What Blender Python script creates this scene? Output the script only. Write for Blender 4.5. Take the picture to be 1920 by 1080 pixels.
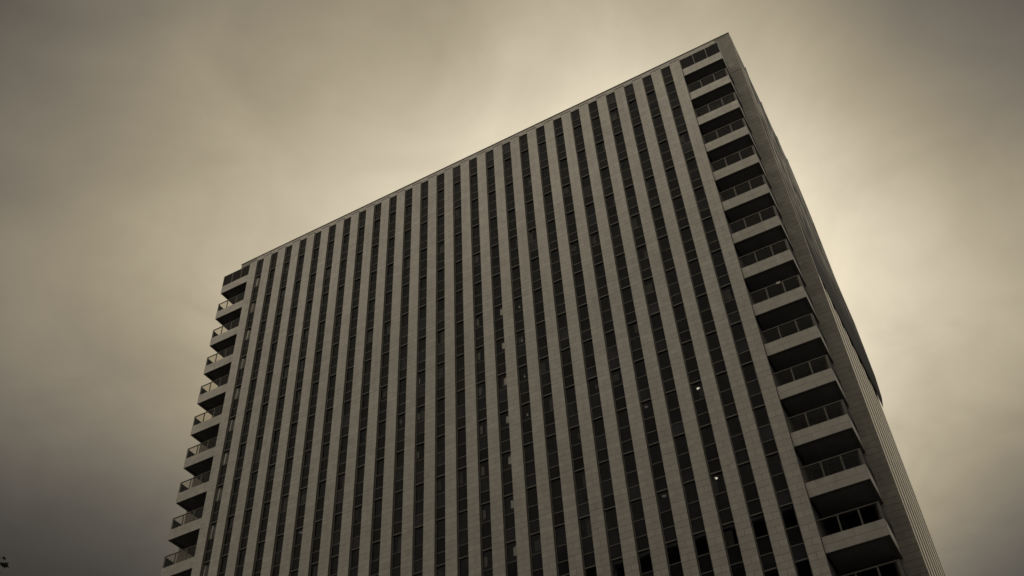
import bpy, math, random
from mathutils import Matrix, Vector
random.seed(7)
SC = bpy.context.scene
for o in list(bpy.data.objects): bpy.data.objects.remove(o)
COL = SC.collection

# ------------------------------------------------------------------ units
B = 1.75                      # metres per facade bay; the plan is laid out in bays
CAM = (30.9325, -29.3743, -41.9777)
ZG = CAM[2] - 1.6 / B         # ground level, in bays
def W(x, y, z): return Vector((x * B, y * B, (z - ZG) * B))

# ------------------------------------------------------------------ camera
rot = (0.7805, 0.1531, -0.4960)
th = math.sqrt(sum(a * a for a in rot))
R = Matrix.Rotation(th, 3, Vector(rot) / th)         # rows: right, down, forward
cam = bpy.data.cameras.new("camera")
cam.sensor_width = 36; cam.lens = 36 * 1927.8 / 1920
cam.clip_start = 0.1; cam.clip_end = 4000
co = bpy.data.objects.new("camera", cam); COL.objects.link(co)
M = Matrix((R[0], -R[1], -R[2])).transposed().to_4x4()
M.translation = W(*CAM)
co.matrix_world = M
SC.camera = co
FPX = 1927.8
def project(P):                                       # bays -> photo pixels (used to rank pieces by size)
    q = R @ (Vector(P) - Vector(CAM))
    return 960 + FPX * q.x / q.z, 540 + FPX * q.y / q.z, q.z

# ------------------------------------------------------------------ sky
world = bpy.data.worlds.new("World"); SC.world = world; world.use_nodes = True
nt = world.node_tree; N = nt.nodes; L = nt.links
for n in list(N): N.remove(n)
def nd(t, **k):
    n = N.new(t)
    for a, v in k.items(): setattr(n, a, v)
    return n
def mth(op, a, b=None, c=None, clamp=False):
    n = nd('ShaderNodeMath', operation=op); n.use_clamp = clamp
    for i, v in enumerate((a, b, c)):
        if v is None: continue
        if isinstance(v, (int, float)): n.inputs[i].default_value = v
        else: L.new(v, n.inputs[i])
    return n.outputs[0]
out = nd('ShaderNodeOutputWorld'); bg = nd('ShaderNodeBackground')
sky = nd('ShaderNodeTexSky'); sky.sky_type = 'NISHITA'; sky.sun_disc = False
SUN_EL, SUN_AZ = 46.0, 48.0                           # degrees; azimuth from +Y towards +X
sky.sun_elevation = math.radians(SUN_EL); sky.sun_rotation = math.radians(SUN_AZ)
tc = nd('ShaderNodeTexCoord')
nrm = nd('ShaderNodeVectorMath', operation='NORMALIZE'); L.new(tc.outputs['Generated'], nrm.inputs[0])
dirv = nrm.outputs[0]
sep = nd('ShaderNodeSeparateXYZ'); L.new(dirv, sep.inputs[0])
zc = mth('MAXIMUM', sep.outputs[2], 0.05)
def lobe(az, el, width, amp):
    a, e = math.radians(az), math.radians(el)
    d = nd('ShaderNodeVectorMath', operation='DOT_PRODUCT'); L.new(dirv, d.inputs[0])
    d.inputs[1].default_value = (math.sin(a) * math.cos(e), math.cos(a) * math.cos(e), math.sin(e))
    x = mth('SUBTRACT', d.outputs['Value'], 1.0)
    x = mth('MULTIPLY', x, 2.0 / math.radians(width) ** 2)
    return mth('MULTIPLY', mth('EXPONENT', x), amp)
SKY_LOBES = [(-90.62, 48.21, 18.35, -2.648), (30.07, 55.78, 19.28, -3.35), (-55.30, 16.43, 16.11, -4.50), (7.41, 12.87, 13.31, -5.776), (-14.01, 60.45, 23.88, 2.42), (-31.97, 65.08, 18.70, -2.388)]      # glow of the hidden sun; dark lobes paint lens corner fall-off into the sky
tot = lobe(*SKY_LOBES[0])
for l in SKY_LOBES[1:]: tot = mth('ADD', tot, lobe(*l))
tot = mth('MULTIPLY', mth('EXPONENT', tot), 0.620)
# cloud deck: noise on a plane overhead
px = mth('DIVIDE', sep.outputs[0], mth('ADD', zc, 0.15)); py = mth('DIVIDE', sep.outputs[1], mth('ADD', zc, 0.15))
cmb = nd('ShaderNodeCombineXYZ'); L.new(px, cmb.inputs[0]); L.new(py, cmb.inputs[1])
def noise(scale, detail, rough, dist):
    n = nd('ShaderNodeTexNoise'); n.inputs['Scale'].default_value = scale; n.inputs['Detail'].default_value = detail
    n.inputs['Roughness'].default_value = rough; n.inputs['Distortion'].default_value = dist
    L.new(cmb.outputs[0], n.inputs['Vector']); return n.outputs[0]
n1 = noise(1.9, 3.5, 0.45, 0.5); n2 = noise(5.0, 5, 0.55, 0.9); n3 = noise(13.0, 4, 0.5, 0.6)
cl = mth('ADD', mth('MULTIPLY', mth('SUBTRACT', n1, 0.5), 0.50), mth('ADD', mth('MULTIPLY', mth('SUBTRACT', n2, 0.5), 0.48), mth('MULTIPLY', mth('SUBTRACT', n3, 0.5), 0.16)))
tot = mth('MULTIPLY', tot, mth('ADD', cl, 1.0))
tint = nd('ShaderNodeValToRGB'); L.new(tot, tint.inputs[0])
cr = tint.color_ramp; cr.elements[0].position = 0.05; cr.elements[0].color = (1.0, 0.885, 0.73, 1)
cr.elements[1].position = 0.68; cr.elements[1].color = (1.0, 0.880, 0.655, 1)
e = cr.elements.new(0.33); e.color = (1.0, 0.842, 0.575, 1)
sc = nd('ShaderNodeVectorMath', operation='SCALE'); L.new(tint.outputs[0], sc.inputs[0]); L.new(tot, sc.inputs['Scale'])
# a little of the clear sky above still comes through the deck (strength 0.1 of the physical sky)
s2 = nd('ShaderNodeHueSaturation'); s2.inputs['Saturation'].default_value = 0.15; s2.inputs['Value'].default_value = 1.0
L.new(sky.outputs[0], s2.inputs['Color'])
mx = nd('ShaderNodeMix', data_type='RGBA'); mx.inputs[0].default_value = 0.03
sc10 = nd('ShaderNodeVectorMath', operation='SCALE'); L.new(sc.outputs[0], sc10.inputs[0]); sc10.inputs['Scale'].default_value = 10.0
L.new(sc10.outputs[0], mx.inputs[6]); L.new(s2.outputs[0], mx.inputs[7])
L.new(mx.outputs[2], bg.inputs[0]); bg.inputs[1].default_value = 0.1
L.new(bg.outputs[0], out.inputs[0])

sun = bpy.data.lights.new("sun", 'SUN'); sun.energy = 1.0; sun.angle = math.radians(30); sun.color = (1, 0.93, 0.8)
so = bpy.data.objects.new("sun", sun); COL.objects.link(so)
a, e_ = math.radians(58), math.radians(SUN_EL)
a = math.radians(SUN_AZ)
sd = Vector((math.sin(a) * math.cos(e_), math.cos(a) * math.cos(e_), math.sin(e_)))
so.rotation_euler = sd.to_track_quat('Z', 'Y').to_euler(); so.location = W(60, 40, 60)

vs = SC.view_settings; vs.view_transform = 'Standard'; vs.look = 'None'; vs.exposure = 0; vs.gamma = 1
try: vs.use_curve_mapping = False
except Exception: pass

# ------------------------------------------------------------------ materials
def material(name): 
    m = bpy.data.materials.new(name); m.use_nodes = True
    return m, m.node_tree.nodes, m.node_tree.links, m.node_tree.nodes['Principled BSDF']
def basic(name, col, rough=0.8, ior=1.45, metal=0.0, noise_amt=0.15, scale=1.5, bump=0.0):
    m, n, l, p = material(name)
    p.inputs['Roughness'].default_value = rough; p.inputs['IOR'].default_value = ior; p.inputs['Metallic'].default_value = metal
    g = n.new('ShaderNodeNewGeometry'); t = n.new('ShaderNodeTexNoise'); t.inputs['Scale'].default_value = scale; t.inputs['Detail'].default_value = 5
    l.new(g.outputs['Position'], t.inputs['Vector'])
    mr = n.new('ShaderNodeMapRange'); mr.inputs[1].default_value = 0.25; mr.inputs[2].default_value = 0.75
    mr.inputs[3].default_value = 1 - noise_amt; mr.inputs[4].default_value = 1 + noise_amt
    l.new(t.outputs[0], mr.inputs[0])
    v = n.new('ShaderNodeVectorMath'); v.operation = 'SCALE'; v.inputs[0].default_value = col; l.new(mr.outputs[0], v.inputs['Scale'])
    l.new(v.outputs[0], p.inputs['Base Color'])
    if bump:
        b = n.new('ShaderNodeBump'); b.inputs['Strength'].default_value = bump; b.inputs['Distance'].default_value = 0.02
        l.new(t.outputs[0], b.inputs['Height']); l.new(b.outputs[0], p.inputs['Normal'])
    return m
def stone(name, col, var=0.10):
    m, n, l, p = material(name)
    p.inputs['Roughness'].default_value = 0.75; p.inputs['IOR'].default_value = 1.35
    g = n.new('ShaderNodeNewGeometry')
    def nz(scale, det, vscale=(1, 1, 1)):
        mp = n.new('ShaderNodeMapping'); mp.inputs['Scale'].default_value = vscale; l.new(g.outputs['Position'], mp.inputs[0])
        t = n.new('ShaderNodeTexNoise'); t.inputs['Scale'].default_value = scale; t.inputs['Detail'].default_value = det
        l.new(mp.outputs[0], t.inputs['Vector']); return t.outputs[0]
    def mm(op, a_, b_):
        k = n.new('ShaderNodeMath'); k.operation = op
        for i, v in enumerate((a_, b_)):
            if isinstance(v, (int, float)): k.inputs[i].default_value = v
            else: l.new(v, k.inputs[i])
        return k.outputs[0]
    at = n.new('ShaderNodeAttribute'); at.attribute_name = 'tint'
    oi = n.new('ShaderNodeObjectInfo')
    # each stone has its own tone: from the attribute in joined meshes, from the object otherwise
    has = at.outputs['Alpha']
    a1 = mm('MULTIPLY', mm('SUBTRACT', at.outputs['Fac'], 0.5), has)
    r1 = mm('MULTIPLY', mm('SUBTRACT', oi.outputs['Random'], 0.5), mm('SUBTRACT', 1.0, has))
    per = mm('MULTIPLY', mm('ADD', a1, r1), var * 2)
    big = mm('MULTIPLY', mm('SUBTRACT', nz(0.16, 3, (1, 1, 0.5)), 0.5), 0.35)
    mid = mm('MULTIPLY', mm('SUBTRACT', nz(1.4, 4), 0.5), 0.30)
    fine = mm('MULTIPLY', mm('SUBTRACT', nz(14, 3), 0.5), 0.25)
    strk = mm('MULTIPLY', mm('SUBTRACT', nz(2.2, 4, (1, 1, 0.06)), 0.5), 0.22)
    s = mm('ADD', mm('ADD', mm('ADD', per, big), mm('ADD', mid, fine)), mm('ADD', strk, 1.0))
    v = n.new('ShaderNodeVectorMath'); v.operation = 'SCALE'; v.inputs[0].default_value = col; l.new(s, v.inputs['Scale'])
    l.new(v.outputs[0], p.inputs['Base Color'])
    b = n.new('ShaderNodeBump'); b.inputs['Strength'].default_value = 0.3; b.inputs['Distance'].default_value = 0.01
    l.new(nz(14, 4), b.inputs['Height']); l.new(b.outputs[0], p.inputs['Normal'])
    return m
def glass(name, tint, ior, rough=0.02, wave=0.06):
    m, n, l, p = material(name); n.remove(p); o = n['Material Output']
    tr = n.new('ShaderNodeBsdfTransparent'); tr.inputs[0].default_value = (*tint, 1)
    gl = n.new('ShaderNodeBsdfGlossy'); gl.inputs['Roughness'].default_value = rough; gl.inputs[0].default_value = (.90, .95, 1.08, 1)
    lw = n.new('ShaderNodeLayerWeight'); lw.inputs[0].default_value = 0.5      # coated pane: weak mirror, stronger at a grazing view
    pw = n.new('ShaderNodeMath'); pw.operation = 'POWER'; l.new(lw.outputs['Facing'], pw.inputs[0]); pw.inputs[1].default_value = 3.0
    fr = n.new('ShaderNodeMath'); fr.operation = 'MULTIPLY_ADD'; l.new(pw.outputs[0], fr.inputs[0]); fr.inputs[1].default_value = ior; fr.inputs[2].default_value = ior * .06
    mixs = n.new('ShaderNodeMixShader'); l.new(fr.outputs[0], mixs.inputs[0]); l.new(tr.outputs[0], mixs.inputs[1]); l.new(gl.outputs[0], mixs.inputs[2])
    # panes are never quite flat: slow waviness in the reflection
    g = n.new('ShaderNodeNewGeometry'); t = n.new('ShaderNodeTexNoise'); t.inputs['Scale'].default_value = 0.9
    l.new(g.outputs['Position'], t.inputs['Vector'])
    b = n.new('ShaderNodeBump'); b.inputs['Strength'].default_value = wave; b.inputs['Distance'].default_value = 0.02
    l.new(t.outputs[0], b.inputs['Height']); l.new(b.outputs[0], gl.inputs['Normal'])
    l.new(mixs.outputs[0], o.inputs[0])
    return m
M_STONE = stone('pale_limestone', (0.555, 0.546, 0.548), 0.06)
M_GREY = stone('grey_limestone', (0.31, 0.307, 0.30), 0.08)
M_JOINT = basic('mortar', (0.30, 0.295, 0.29))
M_SIDE = basic('pier_side_grey', (0.13, 0.125, 0.115), 0.5, noise_amt=0.1)  # even dark grey of the pier cores and sides
M_FRAME = basic('bronze_window_frame', (0.19, 0.187, 0.185), 0.45, noise_amt=0.15)
M_RAIL = basic('bronze_rail', (0.13, 0.127, 0.125), 0.5)
M_GLASS = glass('window_glass', (0.88, 0.88, 0.88), 0.10)
M_RGLASS = glass('rail_glass', (0.86, 0.84, 0.80), 0.09, wave=0)
M_SPAN = basic('spandrel_glass', (0.024, 0.0245, 0.031), 0.12, 1.15, noise_amt=0.5, scale=0.6)
def per_pane(m, lo, hi):                                # panes differ a little in tone from one to the next
    n, l = m.node_tree.nodes, m.node_tree.links; p = n['Principled BSDF']; src = p.inputs['Base Color'].links[0].from_socket
    oi = n.new('ShaderNodeObjectInfo'); mr = n.new('ShaderNodeMapRange'); pw = n.new('ShaderNodeMath'); pw.operation = 'POWER'; pw.inputs[1].default_value = 3
    l.new(oi.outputs['Random'], pw.inputs[0]); l.new(pw.outputs[0], mr.inputs[0]); mr.inputs[3].default_value = lo; mr.inputs[4].default_value = hi
    v = n.new('ShaderNodeVectorMath'); v.operation = 'SCALE'; l.new(src, v.inputs[0]); l.new(mr.outputs[0], v.inputs['Scale']); l.new(v.outputs[0], p.inputs['Base Color'])
per_pane(M_SPAN, 0.75, 2.2)
M_DARKG = basic('smoked_glass', (0.022, 0.022, 0.027), 0.2, 1.12, noise_amt=0.4, scale=0.7)
M_SOFF = basic('soffit_render', (0.21, 0.205, 0.22), 0.9)
M_INT = basic('office_interior', (0.16, 0.16, 0.185), 0.9, noise_amt=0.4, scale=0.5)
M_DOORF = basic('door_frame_metal', (0.10, 0.095, 0.09), 0.5)
M_PALE = basic('blind_sky_pale', (0.85, 0.84, 0.80), 0.8, noise_amt=0.1)  # for blinds, and for sheets painted in as glimpsed sky
M_DIMGREY = basic('blind_sky_grey', (0.22, 0.21, 0.20), 0.8, noise_amt=0.3)  # greyer tone for blinds and for glimpsed-sky sheets
M_COPE = basic('coping_metal', (0.13, 0.125, 0.115), 0.6)
M_SCREEN = basic('side_screen_metal', (0.016, 0.016, 0.017), 0.9, 1.1)
M_SLAB = basic('slab_concrete', (0.18, 0.176, 0.165), 0.9)
def lampmat():
    m, n, l, p = material('lamp_diffuser'); p.inputs['Emission Color'].default_value = (1, 0.93, 0.76, 1)
    p.inputs['Emission Strength'].default_value = 0.75; return m
M_LAMP = lampmat()
def lampdim():
    m, n, l, p = material('lamp_diffuser_dim'); p.inputs['Emission Color'].default_value = (1, 0.93, 0.8, 1)
    p.inputs['Emission Strength'].default_value = 0.05; return m
M_LAMPD = lampdim()

# ------------------------------------------------------------------ mesh helpers
class MB:
    def __init__(s): s.v = []; s.f = []; s.t = []; s.m = []
    def box(s, x0, x1, y0, y1, z0, z1, faces='xXyYzZ', tint=None, mi=0):
        b = len(s.v)
        s.v += [(x, y, z) for x in (x0, x1) for y in (y0, y1) for z in (z0, z1)]
        F = {'x': (0, 1, 3, 2), 'X': (4, 6, 7, 5), 'y': (0, 4, 5, 1), 'Y': (2, 3, 7, 6), 'z': (0, 2, 6, 4), 'Z': (1, 5, 7, 3)}
        for k in faces:
            s.f.append(tuple(b + i for i in F[k])); s.t.append(0.5 if tint is None else tint); s.m.append(mi)
    def mesh(s, name, mats, origin=(0, 0, 0), tints=False):
        me = bpy.data.meshes.new(name); O = Vector(origin)
        me.from_pydata([tuple((Vector(v) - O) * B) for v in s.v], [], s.f)
        for m_ in (mats if isinstance(mats, (list, tuple)) else [mats]): me.materials.append(m_)
        if len(me.materials) > 1: me.polygons.foreach_set('material_index', s.m)
        if tints:
            at = me.attributes.new('tint', 'FLOAT_COLOR', 'CORNER'); d = []
            for f, t in zip(s.f, s.t): d += [t, t, t, 1.0] * len(f)
            at.data.foreach_set('color', d)
        me.update(); return me
POS = {}
def link(name, me, origin, parent=None, **props):
    o = bpy.data.objects.new(name, me); COL.objects.link(o)
    w = W(*origin); POS[o.name] = w
    if parent is not None: o.parent = parent; o.location = w - POS[parent.name]
    else: o.location = w
    for k, v in props.items(): o[k] = v
    return o
def build(name, mb, mats, origin, parent=None, tints=False, **props):
    return link(name, mb.mesh(name, mats, origin, tints), origin, parent, **props)

# ------------------------------------------------------------------ plan of the tower (bays)
NP, PW, PD = 27, 0.522, 0.10       # piers, pier width, how far a pier stands proud
FH, SB = 2.0, 0.559                # storey height, slab band height
XL, XR = -1.985, 28.51             # balcony ends
WL, WR, WY = -2.545, 29.07, 1.762  # rear block: left, right, front plane
ZT, ZR = 1.372, 4.18               # top of the front slab, top of the roof parapet
YB = 0.092                         # face of the balcony bands
YF = 11.7                          # far end of the flank
KMAX = 16
CH, J = 0.25, 0.009                # stone course, joint

tower = link('office_tower', None, (13.26, 5, ZG), label='tall stone office tower with vertical pale piers, dark window strips and stacked corner balconies', category='office tower')

# --- solid rear block
mb = MB()
mb.box(WL + .02, WR - .02, WY + .02, YF, ZG, ZR - .02)
build('rear_wall', mb, M_JOINT, (13.26, 2, ZG), tower); rear = bpy.data.objects['rear_wall']
mb = MB()
mb.box(WL - .02, WR + .008, WY - .03, WY + .35, ZR - .02, ZR + .03)
mb.box(WR - .35, WR + .008, WY + .35, YF + .02, ZR - .02, ZR + .03)
mb.box(WL - .02, WL + .35, WY + .35, YF + .02, ZR - .02, ZR + .03)
build('roof_coping', mb, M_COPE, (13.26, WY, ZR), tower)

# --- interior of the front slab: floor plates, back wall (dark offices)
mb = MB()
mb.box(0.03, 26.49, WY - .06, WY + .02, ZG, ZT - .03)
for k in range(0, 21):
    mb.box(0.03, 26.49, 0.30, WY - .06, -k * FH + .0, -k * FH + .30)
for k in range(0, 21):
    for i in range(0, 26, 2):
        if random.random() < .35: mb.box(i + 1.9, i + 1.93, .34, WY - .06, -k * FH - 1.7, -k * FH)
mb.box(26.45, 26.49, 0.16, WY - .06, ZG, ZT - .03)
build('office_interior', mb, M_INT, (13.26, 1, ZG), tower)
mb = MB(); mb.box(0.0, 26.52, 0.14, WY + .02, ZT - .03, ZT - .004)
build('front_roof', mb, M_COPE, (13.26, 1, ZT), tower)
# end wall at the left with its side windows
mb = MB()
for k in range(0, 21):
    mb.box(0.012, 0.05, 0.16, WY - .04, -k * FH, -k * FH + 1.19)
    mb.box(0.012, 0.05, WY - .22, WY - .04, -k * FH - .81, -k * FH)
build('end_wall', mb, M_SPAN, (0.03, 1, ZG), tower)

# --- piers
TF = MB(); TF.box(-.255, .255, -.0075, .0075, -CH / 2 + J / 2, CH / 2 - J / 2, faces='xXyzZ')
TH = MB(); TH.box(-.1245, .1245, -.0075, .0075, -CH / 2 + J / 2, CH / 2 - J / 2, faces='xXyzZ')
candidates = []       # (size, x, y, z, w, h, parent) of every stone on the front
piers = []
for i in range(NP):
    mb = MB()
    mb.box(i + .004, i + PW - .004, .012, .16, ZG, ZT - .03)
    mb.box(i - .004, i + PW + .004, -.012, .16, ZT - .026, ZT, mi=1)
    p = build('pier', mb, [M_SIDE, M_COPE], (i + PW / 2, 0, ZG), tower)
    piers.append(p)
    z = ZT - .03; c = 0
    off = random.choice((0, 1))
    while z - CH > ZG:
        zc_ = z - CH / 2
        if (c + off) % 2 == 0: candidates.append((i + PW / 2, 0.0, zc_, .51, CH, p))
        else:
            candidates.append((i + .1305, 0.0, zc_, .249, CH, p)); candidates.append((i + PW - .1305, 0.0, zc_, .249, CH, p))
        z -= CH; c += 1

# --- window strips
strips = []; panes = []; spans = []
for i in range(26):
    x0, x1 = i + PW + .004, i + 1 - .004
    mb = MB()
    mb.box(x0, x0 + .022, .095, .15, ZG, ZT - .004); mb.box(x1 - .022, x1, .095, .15, ZG, ZT - .004)
    for k in range(0, 21):
        zb = -k * FH
        mb.box(x0 + .022, x1 - .022, .070, .15, zb - .005, zb + .035)          # heavy sill above the window head
        mb.box(x0 + .022, x1 - .022, .098, .15, zb + SB - .012, zb + SB + .016)
        mb.box(x0 + .022, x1 - .022, .098, .15, zb - .81 - .014, zb - .81 + .014)
    mb.box(x0 + .022, x1 - .022, .085, .15, ZT - .05, ZT - .004)
    s = build('window_strip', mb, M_FRAME, (i + .76, .1, ZG), tower); strips.append(s)
    for k in range(0, 21):
        zb = -k * FH; xm = (x0 + x1) / 2
        panes.append((xm, .13, zb - .40, s))
        spans.append((xm, .12, zb + .30, .46, 'b', s))
        if k == 0: spans.append((xm, .12, (SB + ZT) / 2, ZT - SB - .05, 't', s))
        else: spans.append((xm, .12, zb + .88, .60, 'a', s))
def vis(x, y, z, m=20):
    u, v, d = project((x, y, z)); return -m < u < 1920 + m and -m < v < 1080 + m
def pick(lst, area):
    s = [(area(t) / project(t[:3])[2] ** 2, n) for n, t in enumerate(lst) if vis(*t[:3])]
    s.sort(reverse=True); return set(n for _, n in s[:298])
hw = (1 - PW - .008) / 2 - .012
mp = MB(); mp.box(-hw, hw, -.004, .004, -.40, .40); me_pane = mp.mesh('window_pane', M_GLASS)
sel = pick(panes, lambda t: .3); rest = MB()
for n, (x, y, z, s) in enumerate(panes):
    if n in sel: link('window_pane', me_pane, (x, y, z), s)
    else: rest.box(x - hw, x + hw, y - .004, y + .004, z - .40, z + .40)
build('window_pane', rest, M_GLASS, (13, .13, ZG), tower, kind='stuff')
meshes = {}
for key, h, mat in (('b', .50, M_SPAN), ('a', .62, M_SPAN), ('t', ZT - SB - .03, M_SPAN)):
    q = MB(); q.box(-hw, hw, -.004, .004, -h / 2, h / 2); meshes[key] = (q.mesh('spandrel_panel', mat), h)
sel = pick(spans, lambda t: t[3]); rest = MB()
for n, (x, y, z, hh, key, s) in enumerate(spans):
    me, h = meshes[key]
    if n in sel: link('spandrel_panel', me, (x, y, z), s)
    else: rest.box(x - hw, x + hw, y - .004, y + .004, z - h / 2, z + h / 2)
build('spandrel_panel', rest, M_SPAN, (13, .12, ZG), tower, kind='stuff')

# --- what shows behind the glass: blinds, sheets painted for glimpsed sky, ceiling lamps
def slab_part(name, x0, x1, y0, y1, z0, z1, mat, parent):
    q = MB(); q.box(x0, x1, y0, y1, z0, z1); return build(name, q, mat, ((x0 + x1) / 2, (y0 + y1) / 2, (z0 + z1) / 2), parent)
def poly_part(name, pts, y, mat, parent):
    q = MB(); n = len(pts)
    q.v = [(a_, y, b_) for a_, b_ in pts] + [(a_, y + .01, b_) for a_, b_ in pts]
    q.f = [tuple(range(n)), tuple(range(2 * n - 1, n - 1, -1))] + [(i, i + n, (i + 1) % n + n, (i + 1) % n) for i in range(n)]
    q.m = [0] * len(q.f); q.t = [0] * len(q.f)
    return build(name, q, mat, (pts[0][0], y, pts[0][1]), parent)
for k in range(5, 14):  # these sheets stand in for sky glimpsed through the glass
    z = -k * FH
    slab_part('blind_sky_panel', 15.80, 16.02, .16, .17, z - .56, z - .22, M_PALE, strips[15])
    if k % 2: slab_part('blind_sky_panel', 15.86, 16.02, .16, .17, z - .20, z - .17, M_PALE, strips[15])
    slab_part('blind_sky_panel', 14.93, 15.0, .16, .17, z - .55, z - .24, M_PALE, strips[14])
    slab_part('blind_sky_panel', 14.57, 14.70, .17, .18, z - .62, z - .20, M_DIMGREY, strips[14])
for k in range(5, 9):
    z = -k * FH; w = .035 + .008 * (k % 3)
    poly_part('sky_glimpse', [(16.73, z - .56), (16.82, z - .56), (16.78, z - .50), (16.755, z - .40)], .16, M_PALE, strips[16])  # pale scrap painted in for a glimpse of sky
for k in range(0, 15):
    z = -k * FH; w = (.13, .11, .14, .12)[k % 4]
    poly_part('blind_sky_panel', [(.556, z - .76), (.556 + w * .75, z - .74), (.556 + w, z - .10), (.575, z - .04)], .16, M_PALE, strips[0])
    slab_part('blind_sky_panel', .70, .80 + .04 * (k % 3), .17, .18, z - .72, z - .16, M_DIMGREY, strips[0])
for k in (7, 8, 6):
    z = -k * FH
    slab_part('blind_sky_panel', 11.575, 11.605, .16, .17, z - .62, z - .30, M_PALE, strips[11])  # pale strip in place of sky seen through the glass
poly_part('sky_glimpse', [(10.57, -14.28), (10.73, -14.22), (10.73, -14.58)], .16, M_DIMGREY, strips[10])  # grey scrap in place of glimpsed sky
lamps = []
def lamp(x, y, k, r, mat):
    q = MB(); n = 14; z = -k * FH - .012
    q.v = [(x + r * math.cos(2 * math.pi * j / n), y + r * math.sin(2 * math.pi * j / n), z) for j in range(n)] + \
          [(x + r * math.cos(2 * math.pi * j / n), y + r * math.sin(2 * math.pi * j / n), z + .012) for j in range(n)]
    q.f = [tuple(range(n - 1, -1, -1)), tuple(range(n, 2 * n))] + [(j, (j + 1) % n, (j + 1) % n + n, j + n) for j in range(n)]
    q.m = [0] * len(q.f); q.t = [0] * len(q.f)
    build('ceiling_lamp', q, mat, (x, y, z), tower, **({'label': 'round lit ceiling lamp glowing behind the window'} if mat is M_LAMP else {}))
lamp(23.715, .46, 9, .062, M_LAMP); lamp(23.64, .38, 11, .062, M_LAMP)
lamp(21.62, .42, 9, .07, M_LAMPD); lamp(21.70, .40, 11, .08, M_LAMPD); lamp(5.60, .40, 9, .09, M_LAMPD); lamp(7.86, .38, 10, .07, M_LAMPD)
rb = MB()
for i in range(26):
    for k in range(0, 15):
        r = random.random()
        if r < .20:
            a_ = random.uniform(.10, .35); x0 = i + PW + .02 + (random.random() < .5) * (.4 - a_ + .03)
            z1 = -k * FH - random.uniform(0.02, .3); rb.box(x0, x0 + a_, .18, .19, -k * FH - random.uniform(.5, .8), z1)
build('blind_sky_panel', rb, basic('dark_blind', (0.065, 0.064, 0.066), .8, noise_amt=.3), (13, .18, ZG), tower, kind='stuff')

# --- balconies
post = MB(); post.box(-.024, .024, -.016, .016, 0, .60); me_post = post.mesh('rail_post', M_RAIL)
def balcony(k, side):
    x0, x1 = (26.53, XR) if side > 0 else (XL, -.008)
    zb = -k * FH
    mb = MB()
    mb.box(x0 + .01, x1 - .01, YB + .012, WY, zb + .06, zb + SB - .01)                   # deck
    # edge beams hang a little below the recessed soffit
    mb.box(x0 + .002, x1 - .002, YB + .014, YB + .16, zb, zb + .06, mi=1)
    ex = x1 if side > 0 else x0
    mb.box(min(ex, ex - side * .14) + .002, max(ex, ex - side * .14) - .002, YB + .16, WY - .02, zb, zb + .06, mi=1)
    # stone-clad end of the slab
    mb.box(min(ex, ex - side * .009), max(ex, ex - side * .009), YB + .002, WY - .02, zb + .004, zb + SB, mi=2)
    o = build('balcony', mb, [M_SOFF, M_COPE, M_SLAB], ((x0 + x1) / 2, YB, zb), tower)
    # stone band: two courses of long stones
    for c in range(2):
        hh = SB / 2; zc_ = zb + hh * (c + .5)
        xs = [x0] + [x0 + (j + (.5 if c else 1)) * .66 for j in range(3)] + [x1]
        xs = sorted(set(round(v, 4) for v in xs if x0 <= v <= x1))
        for a_, b_ in zip(xs, xs[1:]):
            candidates.append(((a_ + b_) / 2, YB, zc_, b_ - a_ - J, hh, o))
    zr = zb + SB
    if k == 0:                                        # top: tall dark glass screen
        h = ZT - SB
        for j in range(3):
            a_ = x0 + j * (x1 - x0) / 3; b_ = x0 + (j + 1) * (x1 - x0) / 3
            slab_part('glass_panel', a_ + .018, b_ - .018, YB + .02, YB + .03, zr, zr + h, M_DARKG, o)
        for j in range(4):
            a_ = x0 + j * (x1 - x0) / 3
            slab_part('rail_post', max(a_ - .018, x0), min(a_ + .018, x1), YB + .006, YB + .04, zr, zr + h, M_FRAME, o)
        slab_part('side_panel', ex - .012 if side > 0 else ex, ex if side > 0 else ex + .012, YB + .05, WY - .05, zr, zr + h, M_DARKG, o)
        slab_part('handrail', x0, x1, YB + .004, YB + .05, zr + h, zr + h + .012, M_FRAME, o)
        return
    h = .60
    for j in range(3):
        a_ = x0 + j * (x1 - x0) / 3; b_ = x0 + (j + 1) * (x1 - x0) / 3
        slab_part('glass_panel', a_ + .02, b_ - .02, YB + .03, YB + .036, zr + .01, zr + h - .02, M_RGLASS, o)
    for j in range(1, 3):
        a_ = x0 + j * (x1 - x0) / 3; link('rail_post', me_post, (a_, YB + .035, zr), o)
    ix = x0 if side > 0 else x1
    slab_part('rail_post', min(ix, ix + side * .03), max(ix, ix + side * .03), YB + .02, YB + .05, zr, zr + h, M_RAIL, o)
    slab_part('rail_post', min(ex, ex - side * .085), max(ex, ex - side * .085), YB + .02, YB + .05, zr, zr + h, M_RAIL, o)
    slab_part('handrail', x0, x1, YB + .012, YB + .058, zr + h - .018, zr + h + .016, M_RAIL, o)
    slab_part('side_panel', min(ex, ex - side * .014), max(ex, ex - side * .014), YB + .06, WY - .04, zr + .01, zr + h, M_SCREEN, o)
    # glazed doors at the back of the balcony
    dx0, dx1 = (26.56, 28.28) if side > 0 else (-1.72, -.04)
    mb = MB(); zt = zb + FH - .0
    mb.box(dx0, dx1, WY - .035, WY - .025, zr, zt)
    d = build('balcony_door', mb, M_DARKG, ((dx0 + dx1) / 2, WY - .03, zr), o)
    mb = MB()
    for xx in (dx0, dx0 + .57, dx0 + 1.14, dx1 - .1): mb.box(xx, xx + .05, WY - .06, WY - .036, zr, zt)
    mb.box(dx1 - .05, dx1, WY - .3, WY - .062, zr, zt)
    if side > 0: pass
    build('door_frame', mb, M_DOORF, ((dx0 + dx1) / 2, WY - .05, zr), o)
for k in range(KMAX + 1):
    balcony(k, 1); balcony(k, -1)

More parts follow.
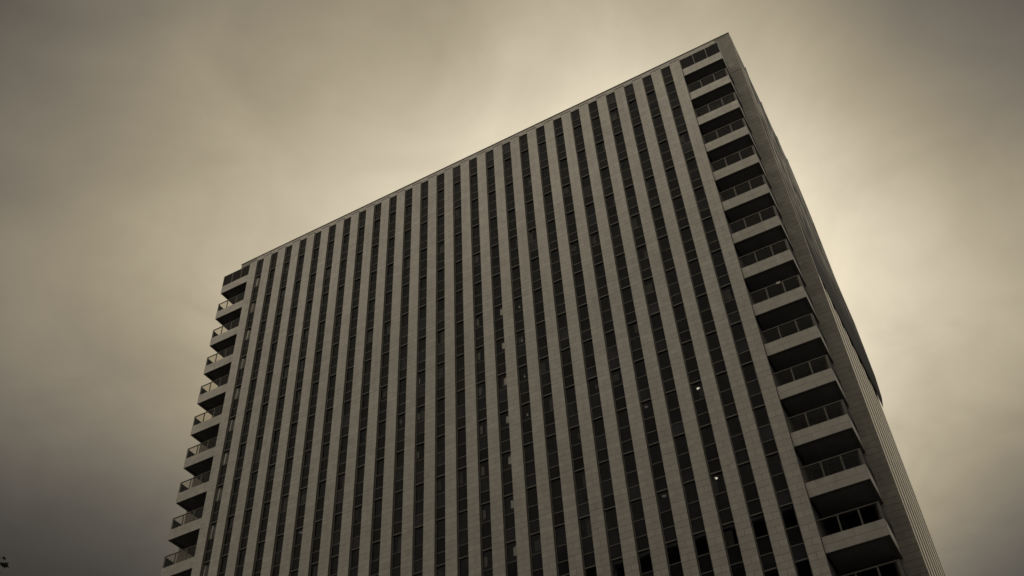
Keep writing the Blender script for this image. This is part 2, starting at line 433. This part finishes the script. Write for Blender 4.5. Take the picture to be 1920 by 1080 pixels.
# --- stones of the rear wall: parapet band and the two end walls
def wall_stones(x0, x1, z0, z1, ln):
    z = z1; c = 0
    while z - CH >= z0 - 1e-6:
        xs = [x0]; a_ = x0 + (ln if c % 2 == 0 else ln / 2)
        while a_ < x1 - .12: xs.append(a_); a_ += ln
        xs.append(x1)
        for p_, q_ in zip(xs, xs[1:]): candidates.append(((p_ + q_) / 2, WY, z - CH / 2, q_ - p_ - J, CH, rear))
        z -= CH; c += 1
wall_stones(WL, WR, ZT - .5, ZR - .02, .56)
wall_stones(28.30, WR, ZG, ZT - .5, .40)
wall_stones(WL, -1.74, ZG, ZT - .5, .40)
sel = pick(candidates, lambda t: t[3] * t[4])
cache = {}; restA = MB(); restB = MB()
for n, (x, y, z, w, h, par) in enumerate(candidates):
    grey = par is rear
    if y > .5 and False: continue
    pr = random.uniform(-.0015, .0015)
    if n in sel:
        key = (round(w, 3), round(h, 3), grey)
        if key not in cache:
            q = MB(); q.box(-w / 2, w / 2, 0, .014, -h / 2 + J / 2, h / 2 - J / 2, faces='xXyzZ')
            cache[key] = q.mesh('stone_tile', M_GREY if grey else M_STONE)
        link('stone_tile', cache[key], (x, y + pr, z), par)
    else:
        r = restB if grey and (x > 28.2 or x < -1.7) else restA
        r.box(x - w / 2, x + w / 2, y + pr, y + .014, z - h / 2 + J / 2, z + h / 2 - J / 2, faces='xXyzZ', tint=random.random())
st = MB(); st.v = restA.v + restB.v; nb = len(restA.v)
st.f = restA.f + [tuple(i + nb for i in f) for f in restB.f]; st.t = restA.t + restB.t; st.m = [0] * len(restA.f) + [1] * len(restB.f)
build('stone_tile', st, [M_STONE, M_GREY], (13.26, 0, ZG), tower, tints=True, kind='stuff')
# stone is missing behind the balcony bands' joints: dark backing is the deck itself

# --- slatted plant screen on the left flank, lower than the roof
mb = MB(); mb.box(WL - .56, WL + .01, WY + .14, WY + 1.6, ZG, -8.6); scr = build('plant_screen', mb, M_JOINT, (WL, WY, ZG), tower)
sl = MB(); sl.box(-.285, .285, -.012, .012, -.062, .062); me_sl = sl.mesh('slat', M_GREY); z = -8.7; nsl = 0; rest = MB()
while z > ZG + .2:
    if nsl < 150: link('slat', me_sl, (WL - .285, WY + .125, z), scr)
    else: rest.box(WL - .57, WL, WY + .113, WY + .137, z - .062, z + .062)
    z -= .15; nsl += 1
build('slat', rest, M_GREY, (WL, WY, ZG), scr, kind='stuff')

# --- right flank: flat pale piers between dark window strips
M_FLANK = stone('flank_limestone', (0.50, 0.465, 0.40))
ys = [(WY, 2.28)] + [(2.94 + 1.33 * j, 2.94 + 1.33 * j + .70) for j in range(6)]
ys.append((2.94 + 1.33 * 6, YF))
for y0, y1 in ys:
    mb = MB(); mb.box(WR - .03, WR + (.004 if y0 > WY + .1 else .006), y0 + (.014 if y0 == WY else 0), y1, ZG, ZR - .022)
    build('flank_pier', mb, M_FLANK, (WR, (y0 + y1) / 2, ZG), tower)
for (a0, a1), (b0, b1) in zip(ys, ys[1:]):
    mb = MB(); mb.box(WR - .028, WR - .012, a1 + .002, b0 - .002, ZG, ZR - .025)
    f = build('flank_window_strip', mb, M_DARKG, (WR, (a1 + b0) / 2, ZG), tower)

# ------------------------------------------------------------------ banner on the flank
def banner():
    root = link('wall_banner', None, (WR + .05, 6.8, -13.4), label='huge streaky printed banner billowing down the upper right flank of the tower', category='banner')
    ny, nz = 60, 90; v = []; f = []
    z0, z1 = -13.45, ZR - .1
    import bisect
    prof = [(0, .03), (.03, .13), (.10, .19), (.30, .20), (.46, .12), (.75, .085), (1, .02)]
    def P(t):
        for (a_, b_), (c_, d_) in zip(prof, prof[1:]):
            if t <= c_: return b_ + (d_ - b_) * (t - a_) / (c_ - a_)
        return prof[-1][1]
    for i in range(ny + 1):
        s = i / ny; y = 1.95 + s * (12.0 - 1.95)
        for j in range(nz + 1):
            t = j / nz; z = z0 + t * (z1 - z0)
            g = min(1, (s * 1.25) ** 1.2)
            x = WR + .018 + P(t) * g + .012 * g * math.sin(9 * s + 5 * t) * math.sin(math.pi * t) + .006 * g * math.sin(31 * s + 3 * t)
            v.append((x, y, z))
    for i in range(ny):
        for j in range(nz):
            a_ = i * (nz + 1) + j; f.append((a_, a_ + nz + 1, a_ + nz + 2, a_ + 1))
    n0 = len(v)
    v += [(x - .008, y, z) for x, y, z in v]
    f += [tuple(i + n0 for i in reversed(q)) for q in f]
    rim = [j for j in range(nz + 1)] + [i * (nz + 1) + nz for i in range(1, ny + 1)] + [ny * (nz + 1) + j for j in range(nz - 1, -1, -1)] + [i * (nz + 1) for i in range(ny - 1, 0, -1)]
    for a_, b_ in zip(rim, rim[1:] + rim[:1]): f.append((a_, b_, b_ + n0, a_ + n0))
    q = MB(); q.v = v; q.f = f; q.m = [0] * len(f); q.t = [0] * len(f)
    m, n, l, p = material('banner_print'); p.inputs['Roughness'].default_value = .9; p.inputs['IOR'].default_value = 1.15
    g = n.new('ShaderNodeNewGeometry'); mpn = n.new('ShaderNodeMapping'); mpn.inputs['Scale'].default_value = (0, .42, .15); l.new(g.outputs['Position'], mpn.inputs[0])
    t1 = n.new('ShaderNodeTexNoise'); t1.inputs['Scale'].default_value = 1.3; t1.inputs['Detail'].default_value = 7; t1.inputs['Distortion'].default_value = 1.2; l.new(mpn.outputs[0], t1.inputs['Vector'])
    cr_ = n.new('ShaderNodeValToRGB'); l.new(t1.outputs[0], cr_.inputs[0])
    cr_.color_ramp.elements[0].position = .42; cr_.color_ramp.elements[0].color = (.03, .029, .027, 1)
    cr_.color_ramp.elements[1].position = .57; cr_.color_ramp.elements[1].color = (.27, .26, .235, 1)
    e1 = cr_.color_ramp.elements.new(.50); e1.color = (.14, .135, .124, 1)
    # the sheet turns plain and dark towards the bottom
    sp = n.new('ShaderNodeSeparateXYZ'); l.new(g.outputs['Position'], sp.inputs[0])
    mr = n.new('ShaderNodeMapRange'); mr.inputs[1].default_value = (-11.5 - ZG) * B; mr.inputs[2].default_value = (-6.5 - ZG) * B; l.new(sp.outputs[2], mr.inputs[0])
    mixc = n.new('ShaderNodeMix'); mixc.data_type = 'RGBA'; mixc.inputs[6].default_value = (.018, .0178, .0175, 1)
    l.new(mr.outputs[0], mixc.inputs[0]); l.new(cr_.outputs[0], mixc.inputs[7]); l.new(mixc.outputs[2], p.inputs['Base Color'])
    o = build('banner_sheet', q, m, (WR + .05, 6.8, -13.4), root)
    for pl in o.data.polygons: pl.use_smooth = True
    # tension cables / rails that stand off the top of the sheet
    for y in (4.2, 6.75, 9.45, 11.3):
        slab_part('tension_rail', WR + .012, WR + .060, y, y + .05, ZR - 3.2, ZR + .03, M_FRAME, root)
banner()

# ------------------------------------------------------------------ a few things left on the balconies
def rod(q, a_, b_, r): tube_into(q, [a_, b_], [r, r], 6)
def tube_into(q, pts, rads, n=7):
    b = len(q.v)
    for i, (p_, r) in enumerate(zip(pts, rads)):
        d = (Vector(pts[min(i + 1, len(pts) - 1)]) - Vector(pts[max(i - 1, 0)])).normalized()
        u = d.orthogonal().normalized(); w = d.cross(u)
        for j in range(n):
            t = 2 * math.pi * j / n; q.v.append(tuple(Vector(p_) + (u * math.cos(t) + w * math.sin(t)) * r))
    for i in range(len(pts) - 1):
        for j in range(n): q.f.append((b + i * n + j, b + i * n + (j + 1) % n, b + (i + 1) * n + (j + 1) % n, b + (i + 1) * n + j)); q.m.append(0); q.t.append(0)
zs = -2 * FH + SB
root = link('drying_rack', None, (27.5, .4, zs), label='thin metal drying rack behind the glass rail of the third right-hand balcony from the roof', category='drying rack')
q = MB()
for z_, y_ in ((.40, .22), (.44, .34), (.36, .46)): rod(q, (26.70, y_, zs + z_), (28.38, y_, zs + z_), .011)
build('rail', q, M_FRAME, (27.5, .4, zs), root)
q = MB()
for x_ in (26.95, 27.62, 28.2):
    rod(q, (x_ - .10, .22, zs + .01), (x_ + .10, .46, zs + .42), .010); rod(q, (x_ + .10, .22, zs + .01), (x_ - .10, .46, zs + .42), .010)
build('leg', q, M_FRAME, (27.5, .4, zs), root)
zs = -8 * FH + SB + .60
q = MB(); q.box(27.63, 27.78, .088, .15, zs + .018, zs + .030); q.box(27.63, 27.78, .076, .088, zs - .075, zs + .030); q.box(27.72, 27.80, .150, .160, zs - .05, zs + .030)
o = build('cloth', q, basic('cloth_pale', (.55, .54, .52), .9), (27.7, .1, zs)); o['label'] = 'small pale cloth hung over the handrail of a right-hand balcony halfway down'; o['category'] = 'cloth'

# ------------------------------------------------------------------ ground, road, pavements
def ground():
    q = MB(); q.box(-900, 900, -900, 900, ZG - .6, ZG - .02); o = build('ground', q, basic('paving_far', (.045, .044, .042), .9, noise_amt=.3, scale=.05), (0, 0, ZG), kind='structure')
    q = MB(); q.box(-300, 300, -26, -14, ZG - .02, ZG - .016, faces='xXyYZ'); build('road', q, basic('asphalt', (.05, .049, .047), .9, noise_amt=.3, scale=2, bump=.2), (0, -20, ZG), kind='structure')
    q = MB(); q.box(-300, 300, -14, -.2, ZG - .02, ZG + .06, faces='xXyYZ'); build('front_pavement', q, basic('paving', (.055, .054, .053), .85, noise_amt=.2, scale=1), (0, -7, ZG), kind='structure')
    q = MB(); q.box(-300, 300, -33, -26, ZG - .02, ZG + .0, faces='xXyYZ'); build('rear_pavement', q, basic('paving_rear', (.07, .069, .067), .85, noise_amt=.2, scale=1), (0, -31, ZG), kind='structure')
    q = MB()
    for i in range(-40, 60): q.box(i * 4, i * 4 + 1.6, -20.04, -19.96, ZG - .016, ZG - .0137, faces='Z')
    build('lane_marking', q, basic('road_paint', (.7, .69, .65), .7), (0, -20, ZG), kind='structure')
ground()

# ------------------------------------------------------------------ unseen blocks added behind the camera to shade the lower storeys, mirrored in glass
M_OPP = stone('shade_block_facade', (0.06, 0.059, 0.057))  # dark stone of the added, unseen shading blocks
def opposite(x0, x1, y0, y1, h, label):
    q = MB(); q.box(x0, x1, y0, y1, ZG, ZG + h)
    root = build('shade_block', q, M_OPP, ((x0 + x1) / 2, y1, ZG), label=label, category='added shading block', group='added shading blocks across the street')
    q = MB(); z = ZG + 2.6
    while z + 1.2 < ZG + h:
        q.box(x0 + .5, x1 - .5, y1, y1 + .03, z, z + 1.1); z += 2.1
    build('window_band', q, M_SPAN, ((x0 + x1) / 2, y1, ZG), root)
    q = MB(); q.box(x0 - .1, x1 + .1, y0 - .1, y1 + .1, ZG + h, ZG + h + .3); build('roof_coping', q, M_COPE, ((x0 + x1) / 2, y1, ZG + h), root)
opposite(-70, -30, -50, -33.6, 38, 'long office block added for shade across the street, furthest left and lowest')
opposite(-27, 4, -51, -34, 41, 'broad office block added for shade across the street with the highest roof')
opposite(7, 36, -49, -33.2, 38.5, 'office block added for shade across the street directly behind the photographer')
opposite(39, 86, -51, -33.8, 40, 'office block added for shade across the street, furthest right')

# ------------------------------------------------------------------ street tree at the left
M_LEAF = basic('leaf_green', (0.045, 0.06, 0.03), .6, noise_amt=.4, scale=6)
M_BARK = basic('bark', (0.09, 0.075, 0.06), .9, noise_amt=.3, scale=8, bump=.5)
LEAF = [(0, -.42), (.16, -.30), (.40, -.34), (.36, -.12), (.60, .14), (.30, .14), (.16, .30), (0, .66), (-.16, .30), (-.30, .14), (-.60, .14), (-.36, -.12), (-.40, -.34), (-.16, -.30)]
def leaf_into(q, c, size, u, v_):
    b = len(q.v); nn = u.cross(v_)
    q.v.append(tuple(Vector(c) + nn * size * .08))
    for a_, b_ in LEAF: q.v.append(tuple(Vector(c) + (u * a_ + v_ * b_) * size))
    for i in range(len(LEAF)): q.f.append((b, b + 1 + i, b + 1 + (i + 1) % len(LEAF))); q.m.append(0); q.t.append(0)
def tube_into(q, pts, rads, n=7):
    b = len(q.v)
    for i, (p_, r) in enumerate(zip(pts, rads)):
        d = (Vector(pts[min(i + 1, len(pts) - 1)]) - Vector(pts[max(i - 1, 0)])).normalized()
        u = d.orthogonal().normalized(); w = d.cross(u)
        for j in range(n):
            t = 2 * math.pi * j / n; q.v.append(tuple(Vector(p_) + (u * math.cos(t) + w * math.sin(t)) * r))
    for i in range(len(pts) - 1):
        for j in range(n): q.f.append((b + i * n + j, b + i * n + (j + 1) % n, b + (i + 1) * n + (j + 1) % n, b + (i + 1) * n + j)); q.m.append(0); q.t.append(0)
def tree():
    tip = Vector(CAM) + Vector((-6.72, 4.46, 4.30))
    def at(u_, v_, s=1.0):                            # a point of the twig, sideways (camera-free axes: along the street / up)
        return tip + Vector((u_, 0.75 * u_, v_)) * s
    base = Vector((CAM[0] - 9.6, CAM[1] + 4.0, ZG))
    root = link('street_tree', None, base, label='broad-leaved street tree whose topmost leaves poke in at the lower left corner', category='tree')
    cc = base + Vector((.2, .1, 3.9))
    q = MB(); tube_into(q, [base, base + Vector((.03, .02, 1.2)), base + Vector((.08, .04, 2.4)), cc], [.11, .09, .07, .04])
    build('trunk', q, M_BARK, base, root)
    rng = random.Random(3)
    tw = MB(); twend = at(-.10, -.06)
    tube_into(tw, [cc, cc + (twend - cc) * .5 + Vector((0, 0, .2)), twend, at(-.03, .02), at(.0, .015)], [.03, .016, .005, .0025, .0015], 5)
    tube_into(tw, [twend, at(-.06, .06), at(-.012, .058)], [.004, .002, .0015], 5)
    for j in range(10):
        d = Vector((rng.uniform(-1, 1), rng.uniform(-1, 1), rng.uniform(-.2, .8))).normalized()
        s = cc + Vector((0, 0, rng.uniform(-1.2, 0))); tube_into(tw, [s, s + d * .5, s + d * .95 + Vector((0, 0, .05))], [.035, .02, .008], 5)
    build('branch', tw, M_BARK, cc, root)
    cr_ = MB()
    for j in range(2600):
        while True:
            p_ = Vector((rng.uniform(-1, 1), rng.uniform(-1, 1), rng.uniform(-1, 1)))
            if .25 < p_.length < 1: break
        c = cc + Vector((p_.x * 1.15, p_.y * 1.15, p_.z * .95 - .45)) * (.85 + .2 * math.sin(5 * p_.x) * math.cos(4 * p_.y))
        u = Vector((rng.uniform(-1, 1), rng.uniform(-1, 1), rng.uniform(-.5, .5))).normalized(); w = u.orthogonal().normalized()
        leaf_into(cr_, c, .07, u, w)
    build('crown', cr_, M_LEAF, cc, root, kind='stuff')
    for (uu, vv, s, ang) in ((-.014, .060, .024, 2.2), (-.006, .050, .020, 3.6), (.012, -.004, .050, 4.2), (-.010, .004, .040, 3.3), (-.032, -.058, .055, 4.5), (-.065, .02, .07, .5), (-.09, -.03, .07, 3.1)):
        q = MB(); c = at(uu, vv)
        right = Vector(R[0]); up = -Vector(R[1]); right = (right + Vector((0, .3, 0))).normalized(); up = (up - right * up.dot(right)).normalized()
        u = right * math.cos(ang) + up * math.sin(ang); w = right * -math.sin(ang) + up * math.cos(ang)
        leaf_into(q, c, s, u, w); build('leaf', q, M_LEAF, c, root)
tree()
